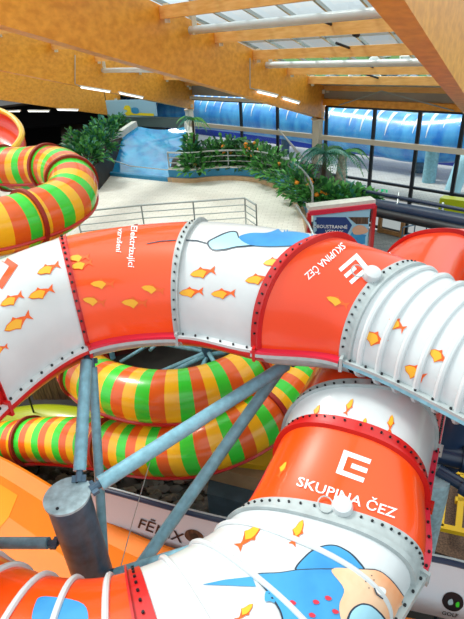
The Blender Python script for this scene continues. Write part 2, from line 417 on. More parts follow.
b3.shape([(255,577.2),(280,574.2),(300,571.2),(335,570.4),(345,572),(352,590),(346,606),(345,640),(290,640),(281,612),(268,592)], wblue, True, off=.016)
b3.shape([(331,570.5),(362,570.2),(377,571.3),(388,579),(398,591),(405.5,603.5),(406,628),(344,640),(340,622),(338,606),(343,590)], wpeach, True, off=.019)
b3.shape([(352,607),(362,603),(372,606),(384,618),(392,632),(344,632),(346,616)], wdark, True, off=.021)
b3.shape([(353,608.5),(362,604.5),(371,607.5),(382,619),(388,634),(346,634),(348,616)], wlight, True, off=.024)
b3.shape([(372,588),(377,586),(383,589),(382,594),(377,594)], text_w, True, off=.026); b3.stroke([(372,588),(374,594),(380,598)], 1.4, wdark, off=.028)
for (x,y) in ((292,604),(315,603),(327,599),(311,616),(334,612),(300,625)): b3.shape([(x-3,y-1.5),(x,y-2.4),(x+3.5,y),(x+2,y+2),(x-2,y+1.5)], wred, True, off=.022)
for (x,y) in ((362,576),(366,578),(370,576),(364,582),(369,583),(367,588),(372,580)): b3.shape([(x-.8,y),(x,y-.8),(x+.8,y),(x,y+.8)], wdark, off=.024)
b3.shape([(266,592),(272,595),(276,604),(270,602),(265,602)], wblue, True, off=.012)
b3.build()
for t in (5.22, 5.48, 5.75): rib(b3, t, .024)
b4 = Cover(RB, 6, 9, orange, 'cover_panel', 'ribbed orange cover panel with blue print')
b4.shape([(37,600),(48,597),(84,605),(86,625),(34,625)], wblue, True); b4.build()
for t in (6.25, 6.62, 6.98, 7.3, 7.62, 7.95, 8.3): rib(b4, t, .026)
for a, b_ in ((0,3),(3,6),(6,9)): trough(RB, a, b_, redor if a != 3 else whited)
for a, b_ in ((0,3),(3,4),(4,5)):
    for sd in (0,1): flange(RB, a, b_, sd, pink, whited, wd=.055)
for a, b_ in ((5,6),(6,9)):
    for sd in (0,1): flange(RB, a, b_, sd, whited, whited, wd=.07)
collar(RB, 1, red, .14, .07, label='red collar'); collar(RB, 3, whited, .13, .035, label='white collar with dark bolts'); collar(RB, 4, red, .12, .05, label='red collar with dark bolts')
collar(RB, 5, whited, .13, .04, label='white collar with dark bolts', side=1); collar(RB, 6, red, .10, .05, label='red collar'); collar(RB, 8.0, red, .10, .05)
# sensor caps with their little cable loops
for cov, x, y in ((r1, 371, 276), (b2, 342, 508)):
    p = px_decal_ray(cov.bvh, x, y, 0)
    if p is None: continue
    hit = cov.bvh.find_nearest(p); n = hit[1] if hit[1].z > 0 else -hit[1]
    mb = MB().m(white); mb.tube([p, p+n*.03, p+n*.07, p+n*.085, p+n*.09], lambda i: (.088,.088,.075,.05,.02)[i], 20)
    o = mb.build('sensor_cap', slide); o['label'] = 'round white cap on the cover'
    s = n.cross(V((0,1,0))).normalized(); f = n.cross(s)
    mb = MB().m(whited); mb.tube([p + s*(.13+.06*math.cos(a)) - f*.03 + f*.07*math.sin(a) + n*.03 for a in [i*math.pi/8 for i in range(17)]], .006, 6); mb.build('cable_loop', o)

# ================================================================ striped slides
def striped(name, label, pts, r, flanges, posts, side, stripe=.17, phase=0):
    P = spline(pts, stripe/3); root = thing(name, label, 'water slide', (P[len(P)//2].x, P[len(P)//2].y, 0))
    cuts = [0] + [int(f*(len(P)-1)) for f in flanges] + [len(P)-1]
    n = 26; cols = [yel, grn, orr]
    def frame(i):
        t = (P[min(i+1,len(P)-1)]-P[max(i-1,0)]).normalized(); a = V((t.y,-t.x,0)).normalized(); return t, a, a.cross(t) if a.cross(t).z > 0 else -(a.cross(t))
    for ci, (a, b) in enumerate(zip(cuts, cuts[1:])):
        mb = MB(); rings = []
        for i in range(a, b+1):
            t, x, z = frame(i); rings.append([mb.bm.verts.new(P[i] + (x*math.cos(2*math.pi*k/n) + z*math.sin(2*math.pi*k/n))*r) for k in range(n)])
        for m_ in cols: mb.m(m_)
        for q, (R1, R2) in enumerate(zip(rings, rings[1:])):
            mb.cur = ((a+q+phase)//3) % 3
            for k in range(n): mb.face([R1[k], R1[(k+1)%n], R2[(k+1)%n], R2[k]], True)
        mb.build('tube_section', root)
        if ci:
            mb = MB().m(maroon); t, x, z = frame(a); prof = [(-.035,r),(-.035,r+.05),(.035,r+.05),(.035,r)]
            mb.grid([[P[a] + t*u + (x*math.cos(2*math.pi*k/36) + z*math.sin(2*math.pi*k/36))*rr for u, rr in prof] for k in range(37)]); mb.build('joint_flange', root)
    for sgn, zz in ((side, -.55), (-side, -.55)):
        mb = MB().m(red); mb.tube([P[i] + frame(i)[1]*(sgn*math.cos(zz)*(r+.01)) + frame(i)[2]*(math.sin(zz)*(r+.01)) for i in range(0, len(P), 2)], .032, 6); o = mb.build('seam_rail', root)
    for f in posts:
        p = P[int(f*(len(P)-1))]; mb = MB().m(steel); mb.tube([V((p.x,p.y,0)), V((p.x,p.y,p.z-r+.02))], .07, 12); mb.build('support_post', root)
    return root, P
pts = [AD(*p) for p in ((-60,446,10.6),(0,443,9.4),(50,440,8.7),(100,443,8.1),(150,449,7.5),(200,446,7.2),(248,427,7.3),(285,398,7.7),(308,368,8.5),(308,335,9.6),(262,303,11),(185,296,11.6),(115,303,11),(80,325,9.8),(74,356,8.7),(94,380,7.95),(125,392,7.5),(160,397,7.3),(200,393,7.35),(240,378,7.6),(276,352,8.2),(300,318,9.1),(290,280,10.2),(245,254,11.2),(190,241,11.7),(140,243,11.8),(95,258,11.2),(60,285,10.4))]
striped('striped_tube_slide', 'yellow, green and orange striped tube slide coiling below the white slide', pts, .415, (.055,.10,.16,.25,.33,.42,.50,.60,.70,.78,.86,.93), (.35,.83,.97), -1)
ul = [AD(*p) for p in ((-70,160,10.9),(-30,165,10.7),(0,168,10.5),(25,169,10.3),(48,168,10.0),(64,172,9.6),(73,184,9.1),(69,199,8.7),(53,210,8.3),(29,219,7.95),(0,227,7.6),(-40,232,7.3),(-80,235,7.2))]
striped('striped_tube_slide', 'bright striped yellow, green and orange tube bend beside the tiled deck', ul, .45, (.26,.43,.57,.80), (.2,), 1, stripe=.20)
# lime tube
mb = MB().m(lime); P = spline([AD(*p) for p in ((-60,445,11),(0,430,10.6),(40,424,10.3),(80,428,10),(130,440,9.8),(170,455,9.7))], .15); mb.tube(P, .42, 24)
root = thing('lime_tube_slide', 'plain lime green tube slide behind the striped coil', 'water slide', (P[10].x, P[10].y, 0)); mb.build('tube_section', root)
mb = MB().m(steel); mb.tube([V((P[10].x,P[10].y,0)), P[10]-V((0,0,.4))], .07); mb.build('support_post', root)
mb = MB().m(bolt); q = AD(31,404,9.9); mb.tube([q+V((0,0,-.3)), q, q+V((.03,-.05,.25))], .02, 6); mb.build('hook', root)

# red and yellow slide mouth on the far left
root = thing('open_slide', 'red and yellow open slide curving in from the left edge by the dark hall', 'water slide', AZ(5, 190, 2))
P = spline([AD(*p) for p in ((-50,122,18),(-25,119,17.5),(-5,128,17),(3,146,16.6),(-9,166,16.2),(-40,180,16))], .2)
mb = MB().m(redor); r_ = .95
def troughring(P, i, r, a0, a1, n=14):
    t = (P[min(i+1,len(P)-1)]-P[max(i-1,0)]).normalized(); x = V((t.y,-t.x,0)).normalized(); z = V((0,0,1)); return [P[i] + (x*math.cos(a) + z*math.sin(a))*r for a in [a0+(a1-a0)*k/n for k in range(n+1)]]
mb.grid([troughring(P, i, .75, math.pi*.88, math.pi*2.12) for i in range(len(P))]); mb.build('trough', root)
for a in (.88, 2.12):
    mb = MB().m(yel); mb.tube([troughring(P, i, .75, math.pi*a, math.pi*a+.01, 1)[0] for i in range(len(P))], .10, 10); mb.build('rim', root)
mb = MB().m(steelD); mb.tube([V((P[6].x,P[6].y,2)), P[6]-V((0,0,.72))], .08); mb.build('support_post', root)

# ================================================================ steel frame
sc = AD(67, 495, 4.34)
col = thing('steel_column', 'thick grey blue steel column with round flat cap, left foreground', 'column', (sc.x, sc.y, 0))
mb = MB().m(steelD); mb.tube([V((sc.x,sc.y,0)), V((sc.x,sc.y,sc.z-.02))], .195, 40); mb.build('post', col)
mb = MB().m(galv); mb.tube([sc-V((0,0,.025)), sc], .21, 40); 
for a in (1.2, 4.4): mb.m(bolt).tube([sc+V((math.cos(a)*.15,math.sin(a)*.15,0)), sc+V((math.cos(a)*.15,math.sin(a)*.15,.008))], .014, 8)
mb.build('cap_plate', col)
def brace(p, q, r, lab, ends=True, name='steel_brace', grp=None):
    p = V(p); q = V(q); d = (q-p).normalized(); base = p if p.z < q.z else q
    root = thing(name, lab, 'pipe', base, grp)
    mb = MB().m(steel); mb.tube([p+d*.10, q-d*.10] if ends else [p, q], r, 20); mb.build('pipe', root)
    if ends:
        for a, b in ((p, p+d*.12), (q-d*.12, q)):
            mb = MB().m(steelD); mb.tube([a, b], r*.55, 10); s_ = d.cross(V((0,0,1))).normalized(); mb.beam(a if a == p else b-d*.06, (a+d*.06) if a == p else b, r*2.2, r*.5)
            mb.build('end_bracket', root)
    return root
brace(AD(79,482,4.45), AD(87,352,5.05), .060, 'near upright grey blue pipe from the capped column to the white slide')
brace(AD(107,610,5.1), AD(92,358,5.15), .050, 'thinner upright pipe just right of the one above the capped column')
brace(AD(90,490,4.4), AD(292,361,5.6), .072, 'long diagonal pipe rising rightwards from the capped column top')
brace(AD(108,612,5.0), AD(292,352,5.9), .070, 'steeper diagonal pipe crossing in front of the banner')
brace(AD(108,577,4.75), AD(226,541,4.45), .062, 'short nearly level pipe from column towards the whale print panel')
brace(AD(58,543,4.6), AD(-60,543,4.8), .055, 'level pipe running left from the capped column')
brace(AD(94,582,4.45), AD(106,612,4.3), .058, 'short stub pipe on the front of the capped column')
mb = MB().m(chrome); mb.tube([AD(150,462,6), AD(133,520,5.6), AD(114,592,5.1)], .006, 6); tag(mb.build('wire', base=AD(114,592,5.1)), 'thin grey wire hanging in front of the banner', 'wire')
# far steel star under the slide
hub = AD(207, 352, 9.6); root = thing('steel_star_frame', 'grey blue star shaped steel frame seen inside the striped coil', 'frame', (hub.x, hub.y, 0))
mb = MB().m(steelD); mb.tube([V((hub.x,hub.y,0)), hub+V((0,0,1.6))], .10, 16); mb.build('post', root)
for x, y, k in ((130,385,9),(160,378,9),(165,340,10.3),(245,348,9),(262,330,9.2),(140,340,10.4),(190,395,8.8),(228,385,9.0),(200,320,10)):
    mb = MB().m(steel); mb.tube([hub+V((0,0,random.uniform(-.1,.2))), AD(x,y,k)], .045, 10); mb.build('arm', root)
for (p, q, l) in (((120,362,10),(160,338,10.4),'left thin brace behind the striped coil'), ((225,335,10),(258,352,9.6),'right thin brace behind the striped coil'), ((166,336,10),(150,350,9.5),'short thin brace behind the striped coil')):
    brace(AD(*p), AD(*q), .035, l, False)
# right hand dark pipework
cr = AD(433, 474, 6.1); root = thing('steel_column', 'pale grey blue column under dark pipes at right edge', 'column', (cr.x, cr.y, 0))
mb = MB().m(galv); mb.tube([V((cr.x,cr.y,.0)), V((cr.x,cr.y,cr.z))], .22, 32); mb.build('post', root)
root2 = thing('pipe_cluster', 'cluster of thick dark navy pipes beside the slide at right edge', 'pipe', (cr.x+.3, cr.y+.1, cr.z))
t_ = AD(444,452,6.5); mb = MB().m(navy); mb.tube([t_-V((0,0,.15)), t_+V((0,0,.1)), t_+V((0,0,.6)), t_+V((.1,.1,1.4))], .25, 24); mb.build('main_pipe', root2)
for q0, q1, r_ in (((436,452,6.3),(520,470,6.0),.15), ((440,425,6.6),(520,400,7),.14), ((438,470,6.1),(520,520,5.6),.08), ((434,440,6.4),(470,380,7.6),.16)):
    mb = MB().m(navy); a, b = AD(*q0), AD(*q1); mb.tube([a, b], r_, 16); d = (b-a).normalized(); mb.tube([a+d*.3, a+d*.4], r_+.04, 16); mb.build('branch_pipe', root2)

# ================================================================ ground, banner, orange run-out
g = MB().m(soil); g.slab([(-26,-3,0),(30,-3,0),(30,15.5,0),(-26,15.5,0)], .3); struct(g.build('floor', base=(0,0,0)), 'dark wet ground below the slides', 'floor')
def rocks(name, label, poly, z, n, r0, r1, mats_, cat='pebbles'):
    mb = MB(); x0, x1 = min(p[0] for p in poly), max(p[0] for p in poly); y0, y1 = min(p[1] for p in poly), max(p[1] for p in poly)
    def inside(x, y):
        c_ = False
        for i in range(len(poly)):
            (xa,ya),(xb,yb) = poly[i][:2], poly[i-1][:2]
            if (ya > y) != (yb > y) and x < (xb-xa)*(y-ya)/(yb-ya)+xa: c_ = not c_
        return c_
    k = 0
    while k < n:
        x, y = random.uniform(x0,x1), random.uniform(y0,y1)
        if not inside(x, y): continue
        r = random.uniform(r0, r1); mb.m(random.choice(mats_)); mb.blob((x,y,z+r*.3), r, 1, (1.2,.9,.6), .12); k += 1
    o = mb.build(name, base=(sum(p[0] for p in poly)/len(poly), sum(p[1] for p in poly)/len(poly), z)); tag(o, label, cat, kind='stuff'); return o
rk = mat('dark brown pebble', (.16,.12,.08), .55, noise=.5); 
rocks('pebbles', 'dark brown wet stones on the ground behind the banner', [(-4.5,4.9),(2.6,4.0),(3.2,6.8),(-4.5,8.4)], 0, 1500, .05, .13, [rockm, rk, rockm])
# banner fence
b0p = AZ(96,488,H-5.2); b1p = AZ(229,523,H-5.2); b2p = AZ(440,561,H-5.2); b3p = AZ(500,577,H-5.2)
lp = [b0p + (b0p-b1p)*.12, b0p, b1p, b2p, b3p]; path = [catmull(lp, i*.1) for i in range(41)]
root = thing('banner_fence', 'white advertising banner on a low barrier beside the orange run-out', 'banner', (path[20].x, path[20].y, .9))
mb = MB().m(bannerw); hb = 1.02
def fr(i): t = (path[min(i+1,40)]-path[max(i-1,0)]).normalized(); return t, V((t.y,-t.x,0)).normalized()
mb.grid([[path[i]+fr(i)[1]*.02, path[i]+fr(i)[1]*.02-V((0,0,hb)), path[i]-fr(i)[1]*.02-V((0,0,hb)), path[i]-fr(i)[1]*.02] for i in range(41)])
mb.bm.normal_update(); BV = BVHTree.FromBMesh(mb.bm)
class Flat(Cover):
    def __init__(s, mb, bvh, lift=.006): s.mb = mb; s.bvh = bvh; s.lift = lift
fb = Flat(mb, BV)
fb.text('FĒNIX', 161, 530, .93, .33, 9.5, black, 1.25)
fb.shape([(186,531),(192,529),(200,532),(204,538),(198,543),(190,541),(185,536)], brown, True); fb.shape([(190,534),(196,533),(199,537),(194,539)], bark, True, off=.012)
fb.shape([(209,539),(214,535),(222,539),(222,546),(212,545)], brown, True)
fb.shape([(442,600),(446,593),(454,592),(462,597),(463,606),(456,611),(446,608)], black, True); fb.shape([(448,600),(452,598),(453,603),(449,604)], galv, True, off=.012); fb.shape([(456,602),(459,601),(459,606),(456,606)], grn, True, off=.012)
fb.text('GOLF', 450, 613.5, .97, .2, 3.6, black, 1.3)
mb.build('banner_cloth', root)
mb = MB().m(navy); mb.tube([p+V((0,0,.03))+fr(i)[1]*.0 for i, p in enumerate(path)], .045, 8)
mb.build('top_rail', root)
mb = MB().m(whited); mb.tube([p+V((0,0,.085)) for p in path], .012, 6); mb.build('thin_rail', root)
for i in range(2, 40, 6):
    mb = MB().m(navy); p = path[i] - fr(i)[1]*.06; mb.tube([V((p.x,p.y,0)), p], .025, 8); mb.build('fence_post', root)
# low sill board carrying small writing
# orange run-out basin
rim = [p + fr(i)[1]*.13 for i, p in enumerate(path)]
rimf = [V((p.x,p.y,1.10)) for p in [AZ(-120,405,1.1), AZ(0,456,1.1), AZ(60,490,1.1), AZ(110,521,1.1), AZ(150,540,1.1), AZ(190,553,1.1), AZ(225,565,1.1), AZ(300,598,1.1), AZ(440,624,1.1), AZ(520,650,1.1)]]
rimf = [catmull(rimf, i*.2) for i in range(46)]
root = thing('orange_slide_basin', 'wide amber orange run-out trough at lower left under the column', 'water slide', (-1, 2.5, 0))
mb = MB().m(chute); rows = []
for i, p in enumerate(rimf):
    t = (rimf[min(i+1,45)]-rimf[max(i-1,0)]).normalized(); n_ = V((t.y,-t.x,0)).normalized()
    if n_.y > 0: n_ = -n_
    rows.append([p - V((0,0,.5)), p, p+n_*.05+V((0,0,.03)), p+n_*.28, p+n_*.36-V((0,0,.10)), p+n_*.6-V((0,0,.34)), p+n_*1.2-V((0,0,.5)), p+n_*2.2-V((0,0,.55)), p+n_*3.6-V((0,0,.5))])
mb.grid(rows); mb.norecalc = False; mb.build('trough', root, ang=25)
mb = MB().m(chutel); mb.grid([[rows[i][j]+V((0,0,.006)) for j in (4,5,6,7,8)] for i in range(0, 9)]); mb.build('trough_panel', root)['label'] = 'lighter orange panel'
mb = MB().m(steelD)
for x in (-3.4, 1.4): mb.box((x, 2.2, .26), (.1, 2.2, .52))
mb.build('cradle', root)

# left-of-centre clutter under the slides
o = MB().m(ledge); p = AZ(205,459,1.2); q = AZ(300,470,1.2); o.slab([p, q, q+V((.1,.5,0)), p+V((.1,.5,0))], .10); tag(o.build('yellow_ledge', base=p), 'flat yellow ledge just behind the lower orange slide cover', 'ledge')
o = MB().m(tan); p = AZ(205,466,1.0); q = AZ(290,486,1.0); o.slab([p, q, q+V((.1,.28,0)), p+V((.1,.28,0))], .98); tag(o.build('tan_wall', base=V((p.x,p.y,0))), 'low tan brown wall below the yellow ledge', 'wall')
o = MB().m(greyb); p = AZ(207,486,.7); q = AZ(262,500,.7); o.slab([p-V((0,.15,0)), q-V((0,.15,0)), q+V((.03,.13,0)), p+V((.03,.13,0))], .7); tag(o.build('grey_box', base=V((p.x,p.y,0))), 'grey blue storage box standing behind the banner', 'box')
# yellow frame at right
root = thing('guard_rail', 'small yellow metal guard rail beside the grey column at right edge', 'railing', AZ(455,530,.3))
for a, b in (((440,527),(480,536)), ((440,527),(447,470)), ((458,530),(463,476)), ((447,470),(480,480)), ((455,500),(480,506))):
    mb = MB().m(ledge); mb.beam(AZ(*a,.35), AZ(*b,.35), .09, .08); mb.build('bar', root)
mb = MB().m(brown); mb.slab([AZ(405,540,.02), AZ(500,575,.02), AZ(520,470,.02), AZ(425,450,.02)], .02); tag(mb.build('wooden_platform', base=AZ(440,520,0)), 'brown slatted platform on the ground at lower right', 'platform')
# brown boards + maroon cladding behind coil
p = [AD(27,366,11.5), AD(70,366,11.5)]
mb = MB().m(brown)
for i in range(9):
    a = AD(27+i*7, 368, 10.2); mb.box((a.x, a.y, a.z-.42), (.135, .05, .84))
mb.m(galv); mb.beam(AD(26,369,10.1), AD(90,369,10.1), .05, .04); w_ = mb.build('wooden_screen', base=(AD(50,370,10.2).x, AD(50,370,10.2).y, 0)); tag(w_, 'brown board screen under the white slide at left', 'screen')

# ================================================================ deck, pool slope, planters
DZ = 2.0
deck = [AZ(-60,262,DZ), AZ(40,243,DZ), AZ(62,240,DZ), AZ(105,236,DZ), AZ(180,231,DZ), AZ(262,231,DZ), AZ(318,240,DZ), AZ(318,215,DZ), AZ(325,190,DZ), AZ(250,160,DZ), AZ(190,155,DZ), AZ(60,150,DZ), AZ(-60,160,DZ)]
mb = MB().m(decktile); mb.slab(deck, .35); struct(mb.build('floor', base=(0,18,DZ)), 'cream tiled deck between pool slope and railing', 'floor')
pb = [V((-14,9,1.45)), V((-14,19,1.45)), V((-3.2,16,1.45)), V((-2.6,13.8,1.45)), V((-1.5,12.9,1.45)), V((-1.5,11,1.45)), V((-6,9.5,1.45))]
mb = MB().m(rockg); mb.slab(pb, .08); mb.m(darkr); mb.slab([p-V((0,0,.08)) for p in pb], 1.37); struct(mb.build('floor', base=(0,0,0)), 'grey pebble bed beneath the striped bend', 'floor')
rocks('pebbles', 'grey rounded pebbles between the striped bend and white slide', [(-11,10.5),(-11,16.5),(-4,14.8),(-2.2,12.6),(-5,10)], 1.45, 2200, .06, .12, [rockg, mat('pale pebble', (.5,.52,.48), .6), rockm])
def railing(name, label, pts, h, nb, post_every, r=.02, material=chrome, closed=False):
    P = [V(p) for p in pts]; root = thing(name, label, 'railing', P[len(P)//2])
    for k in range(nb):
        z = h*(k+1)/nb; mb = MB().m(material); mb.tube([p+V((0,0,z)) for p in P], r*(1.3 if k == nb-1 else .8), 8); mb.build('top_rail' if k == nb-1 else 'rail', root)
    for i in range(0, len(P), post_every):
        mb = MB().m(material); mb.tube([P[i], P[i]+V((0,0,h))], r*1.1, 8); mb.build('post', root)
    return root
def dense(pts, n): P = [V(p) for p in pts]; return [catmull(P, (len(P)-1)*i/n) for i in range(n+1)]
def lin(a, b, n): return [V(a).lerp(V(b), i/n) for i in range(n+1)]
fr_ = [AZ(82,238,DZ), AZ(100,236,DZ), AZ(145,231,DZ), AZ(200,226,DZ), AZ(246,224,DZ)]
railing('deck_railing', 'thin grey railing along the near edge of the tiled deck', lin(fr_[0],fr_[2],2)+lin(fr_[2],fr_[4],4)[1:]+lin(fr_[4],AZ(257,232,DZ),2)[1:], .82, 4, 2, .022)
railing('deck_railing', 'grey railing behind the striped bend near the red and yellow slide', lin(AZ(-10,178,DZ), AZ(62,172,DZ), 4)+lin(AZ(62,172,DZ), AZ(78,166,DZ), 1)[1:], .95, 3, 1, .03)
railing('deck_railing', 'short railing in front of the left planting beside the pool slope', lin(AZ(70,181,DZ), AZ(98,177,DZ), 3), .6, 2, 1, .025)
# curved planter wall
cw = dense([AZ(168,182,DZ), AZ(190,183,DZ), AZ(212,181,DZ), AZ(236,180.5,DZ), AZ(258,183,DZ), AZ(277,190,DZ), AZ(291,200,DZ), AZ(300,213,DZ), AZ(304,226,DZ), AZ(306,240,DZ)], 54)
def nrm(P, i): t = (P[min(i+1,len(P)-1)]-P[max(i-1,0)]).normalized(); return V((-t.y,t.x,0)).normalized()
root = thing('planter_wall', 'curved blue and tan planter wall around the tiled deck', 'planter', cw[27])
mb = MB().m(tan); mb.grid([[p, p+V((0,0,.17)), p+nrm(cw,i)*.12+V((0,0,.17)), p+nrm(cw,i)*.12] for i, p in enumerate(cw)], False); mb.build('tan_step', root)
mb = MB().m(bluewall); mb.grid([[p+nrm(cw,i)*.12, p+nrm(cw,i)*.12+V((0,0,.48)), p+nrm(cw,i)*.32+V((0,0,.48)), p+nrm(cw,i)*.32] for i, p in enumerate(cw)], False); mb.build('blue_band', root)
mb = MB().m(stonewhite); mb.grid([[p+nrm(cw,i)*.10+V((0,0,.48)), p+nrm(cw,i)*.10+V((0,0,.53)), p+nrm(cw,i)*.34+V((0,0,.53)), p+nrm(cw,i)*.34+V((0,0,.48))] for i, p in enumerate(cw)], False); mb.build('coping', root)
railing('planter_railing', 'curved grey railing on top of the blue planter wall', [p+nrm(cw,i)*.24+V((0,0,.53)) for i, p in enumerate(cw)][:50:2], .62, 3, 4, .026)
# soil bed behind
mb = MB().m(soil); mb.slab([V((cw[i].x,cw[i].y,DZ+.42))+nrm(cw,i)*.3 for i in range(0,46,3)] + [AZ(372,209,DZ+.42), WL(-.35,DZ+.42,-.3), WL(6.9,DZ+.42,-.3), AZ(172,160,DZ+.42)], .4); struct(mb.build('floor', base=(2,17,DZ)), 'dark soil of the planted bed', 'soil')
# pool slope
Y0 = 2.03
root = thing('pool_slope', 'bright blue water slope descending onto the tiled deck', 'pool', AZ(135,178,DZ))
NL = [(96,173),(99,163),(106,153),(116,143),(127,134),(138,126.5)]; NR = [(172,180),(179,166),(184,152),(187,142),(187,133),(184,127)]
def slope_pt(x, y, k): return AZ(x, y, Y0 + 1.25*k)
n = 10; LP = dense([slope_pt(*p, i/5) for i, p in enumerate(NL)], n); RP = dense([slope_pt(*p, i/5) for i, p in enumerate(NR)], n)
mb = MB().m(poolm); mb.grid([[LP[i].lerp(RP[i], j/8) - V((0,0,.15*math.sin(math.pi*j/8))) for j in range(9)] for i in range(n+1)]); mb.build('water', root)
for q, P_ in ((-1, LP), (1, RP)):
    mb = MB().m(stonewhite); mb.grid([[p-V((0,0,p.z-DZ)) + V((.30*q,0,0)), p + V((.30*q,0,.28)), p+V((.04*q,0,.28)), p-V((0,0,.1))] for p in P_], False); mb.build('side_wall', root)
mb = MB().m(bluewall); mb.beam(AZ(95,173,DZ)+V((0,-.1,.06)), AZ(173,181,DZ)+V((0,-.1,.06)), .2, .16); mb.build('front_lip', root)
mb = MB().m(chrome); mb.tube([AZ(104,152,3.0), AZ(112,160,2.8), AZ(130,166,2.8), AZ(168,170,2.8)], .02, 6); mb.build('grab_rail', root)
mb = MB().m(stonewhite); mb.tube([AZ(70,176,DZ)+V((0,0,.3)), AZ(90,172,DZ)+V((0,0,.3)), AZ(98,158,DZ+.6)], .14, 10); tag(mb.build('coping', base=AZ(90,172,DZ)), 'pale blue coping left of the pool slope', 'coping')

# plants ---------------------------------------------------------
def leafy(name, label, c, size, n, mats_, group=None, ll=.28, flowers=0, cat='plant'):
    mb = MB(); c = V(c)
    for i in range(n):
        a = random.uniform(0, 2*math.pi); e = random.uniform(-.1, 1.2); rr = random.uniform(.35, 1)
        d = V((math.cos(a)*math.cos(e), math.sin(a)*math.cos(e), math.sin(e))); p = c + V((d.x*size[0], d.y*size[1], d.z*size[2]))*rr
        out = (d + V((random.uniform(-.5,.5), random.uniform(-.5,.5), random.uniform(-.2,.7)))).normalized(); s_ = out.cross(V((0,0,1))).normalized(); L = ll*random.uniform(.6,1.3); w = L*.22
        mb.m(random.choice(mats_)); mid = p + out*L*.5 + V((0,0,.04)); tip = p + out*L - V((0,0,L*.2))
        v = [mb.bm.verts.new(q) for q in (p, mid+s_*w, tip, mid-s_*w)]; mb.face([v[0],v[1],v[2]]); mb.face([v[0],v[2],v[3]])
    mb.m(bark)
    for k in range(4):
        a = k*1.6; mb.tube([V((c.x,c.y,c.z-.05)), c+V((math.cos(a)*size[0]*.4, math.sin(a)*size[1]*.4, size[2]*.6))], .02, 5)
    for i in range(flowers):
        a = random.uniform(0,6.28); mb.m(flower); mb.blob(c+V((math.cos(a)*size[0]*.8*random.random(), -abs(math.sin(a))*size[1]*.8, size[2]*random.uniform(.3,1))), .09, 1, (1,1,.8), .2)
    return tag(mb.build(name, base=c), label, cat, group)
PG = 'shrubs in the planted bed behind the deck'
GB = DZ+.42
shr = [((196,170),.7,.8,1,'dark green shrub right beside the pool slope, left end of the bed'),((212,166),.8,1.0,0,'bushy green shrub near the left end of the curved railing'),((228,164),.8,1.2,4,'shrub with a few orange blossoms behind the curved railing'),((243,165),.8,.9,6,'tall shrub with orange blossoms at the middle of the bed'),((256,167),.8,1.0,3,'shrub behind the railing where it begins to curve'),((270,172),.8,.9,0,'green shrub on the outer bend of the curved railing'),((284,178),.8,.8,2,'low green shrub beside the descending stair rails'),
 ((297,188),.7,.8,4,'shrub with orange blossoms left of the small palm'),((306,198),.6,.7,7,'orange flowering shrub at the foot of the small palm'),((318,203),.6,.6,3,'low green shrub behind the blue poster, left part'),((334,205),.6,.6,2,'low green shrub behind the blue poster, middle'),((350,206),.6,.5,1,'low green shrub behind the blue poster, right part'),((364,207),.45,.35,0,'smallest shrub at the right corner of the planter')]
for (xy, r_, h_, fl, lab) in shr: leafy('shrub', lab, AZ(*xy, GB), (r_, r_, h_), 240, leafs[:3] if random.random() < .5 else leafs[1:], PG, .34, fl)
for (xy, r_, h_, lab) in (((88,160),.8,.9,'dark leafy shrub left of the pool slope, nearest the railing'), ((100,150),.8,1.0,'leafy green shrub above the pool slope edge'), ((104,138),.9,.9,'rear leafy shrub left of the pool slope'), ((82,150),.8,.9,'dark leafy shrub just above the red and yellow slide railing'), ((118,131),.7,.8,'highest leafy shrub under the hanging sign'), ((190,140),.35,1.5,'tall leafy plant at the right rim of the pool slope')):
    leafy('shrub', lab, AZ(*xy, DZ+1.0) if xy[0] < 150 else AZ(194,168,GB), (r_, r_, h_), 330, leafs, 'shrubs around the pool slope', .36)
mb = MB().m(soil); mb.slab([AZ(66,170,DZ+.95), AZ(95,166,DZ+.95), AZ(118,142,DZ+.95), AZ(132,124,DZ+.95), AZ(60,124,DZ+.95)], .95); struct(mb.build('floor', base=AZ(90,150,DZ)), 'raised soil bed left of the pool slope', 'soil')
def palm(label, base, h, nf, L, mats_, tr=.09, trm=None, name='palm_tree', rise=.5):
    root = thing(name, label, 'palm', base); base = V(base); top = base+V((.05,0,h))
    mb = MB().m(trm or bark); mb.tube([base.lerp(top, i/8) for i in range(9)], lambda i: tr*(1.1-.25*i/8 + (.12 if i % 2 else 0)), 10); mb.build('trunk', root)
    mb = MB()
    for f in range(nf):
        a = 2*math.pi*f/nf + random.uniform(-.2,.2); el = random.uniform(.2,1.0)*rise; pts_ = []
        for i in range(9):
            t = i/8; pts_.append(top + V((math.cos(a), math.sin(a), 0))*(L*t) + V((0,0,1))*(L*(el*t*2 - 1.1*t*t)))
        mb.m(random.choice(mats_)); mb.tube(pts_, .012, 4); side = V((-math.sin(a), math.cos(a), 0))
        for i in range(1, 9):
            for sg in (-1,1):
                for q in (0,.5):
                    p = pts_[i-1].lerp(pts_[i], q); w = L*.28*math.sin(math.pi*min(.95, (i+q)/9.5+.1)); d = (side*sg + (pts_[i]-pts_[i-1]).normalized()*.6).normalized()
                    v = [mb.bm.verts.new(x) for x in (p, p+d*w*.5+V((0,0,.03))+side*0, p+d*w-V((0,0,w*.35)), p+d*w*.5-(pts_[i]-pts_[i-1])*.35)]; mb.face([v[0],v[1],v[2],v[3]])
    mb.build('fronds', root); return root
palm('small teal green palm with dark trunk in the flower bed', AZ(322,196,GB), 1.35, 12, .95, [leafs[3], leafs[0], leafs[3]], .07)
palm('palm with thick pale patterned trunk close to the window', AZ(340,184,GB), 1.0, 11, .95, [leafs[3], leafs[1]], .16, mat('pale patterned trunk', (.66,.62,.50), .7, noise=.6, nscale=7))
palm('dark broad leaved palm behind the curved railing', AZ(236,166,GB), .9, 11, .8, [leafs[0], leafs[1]], .06)
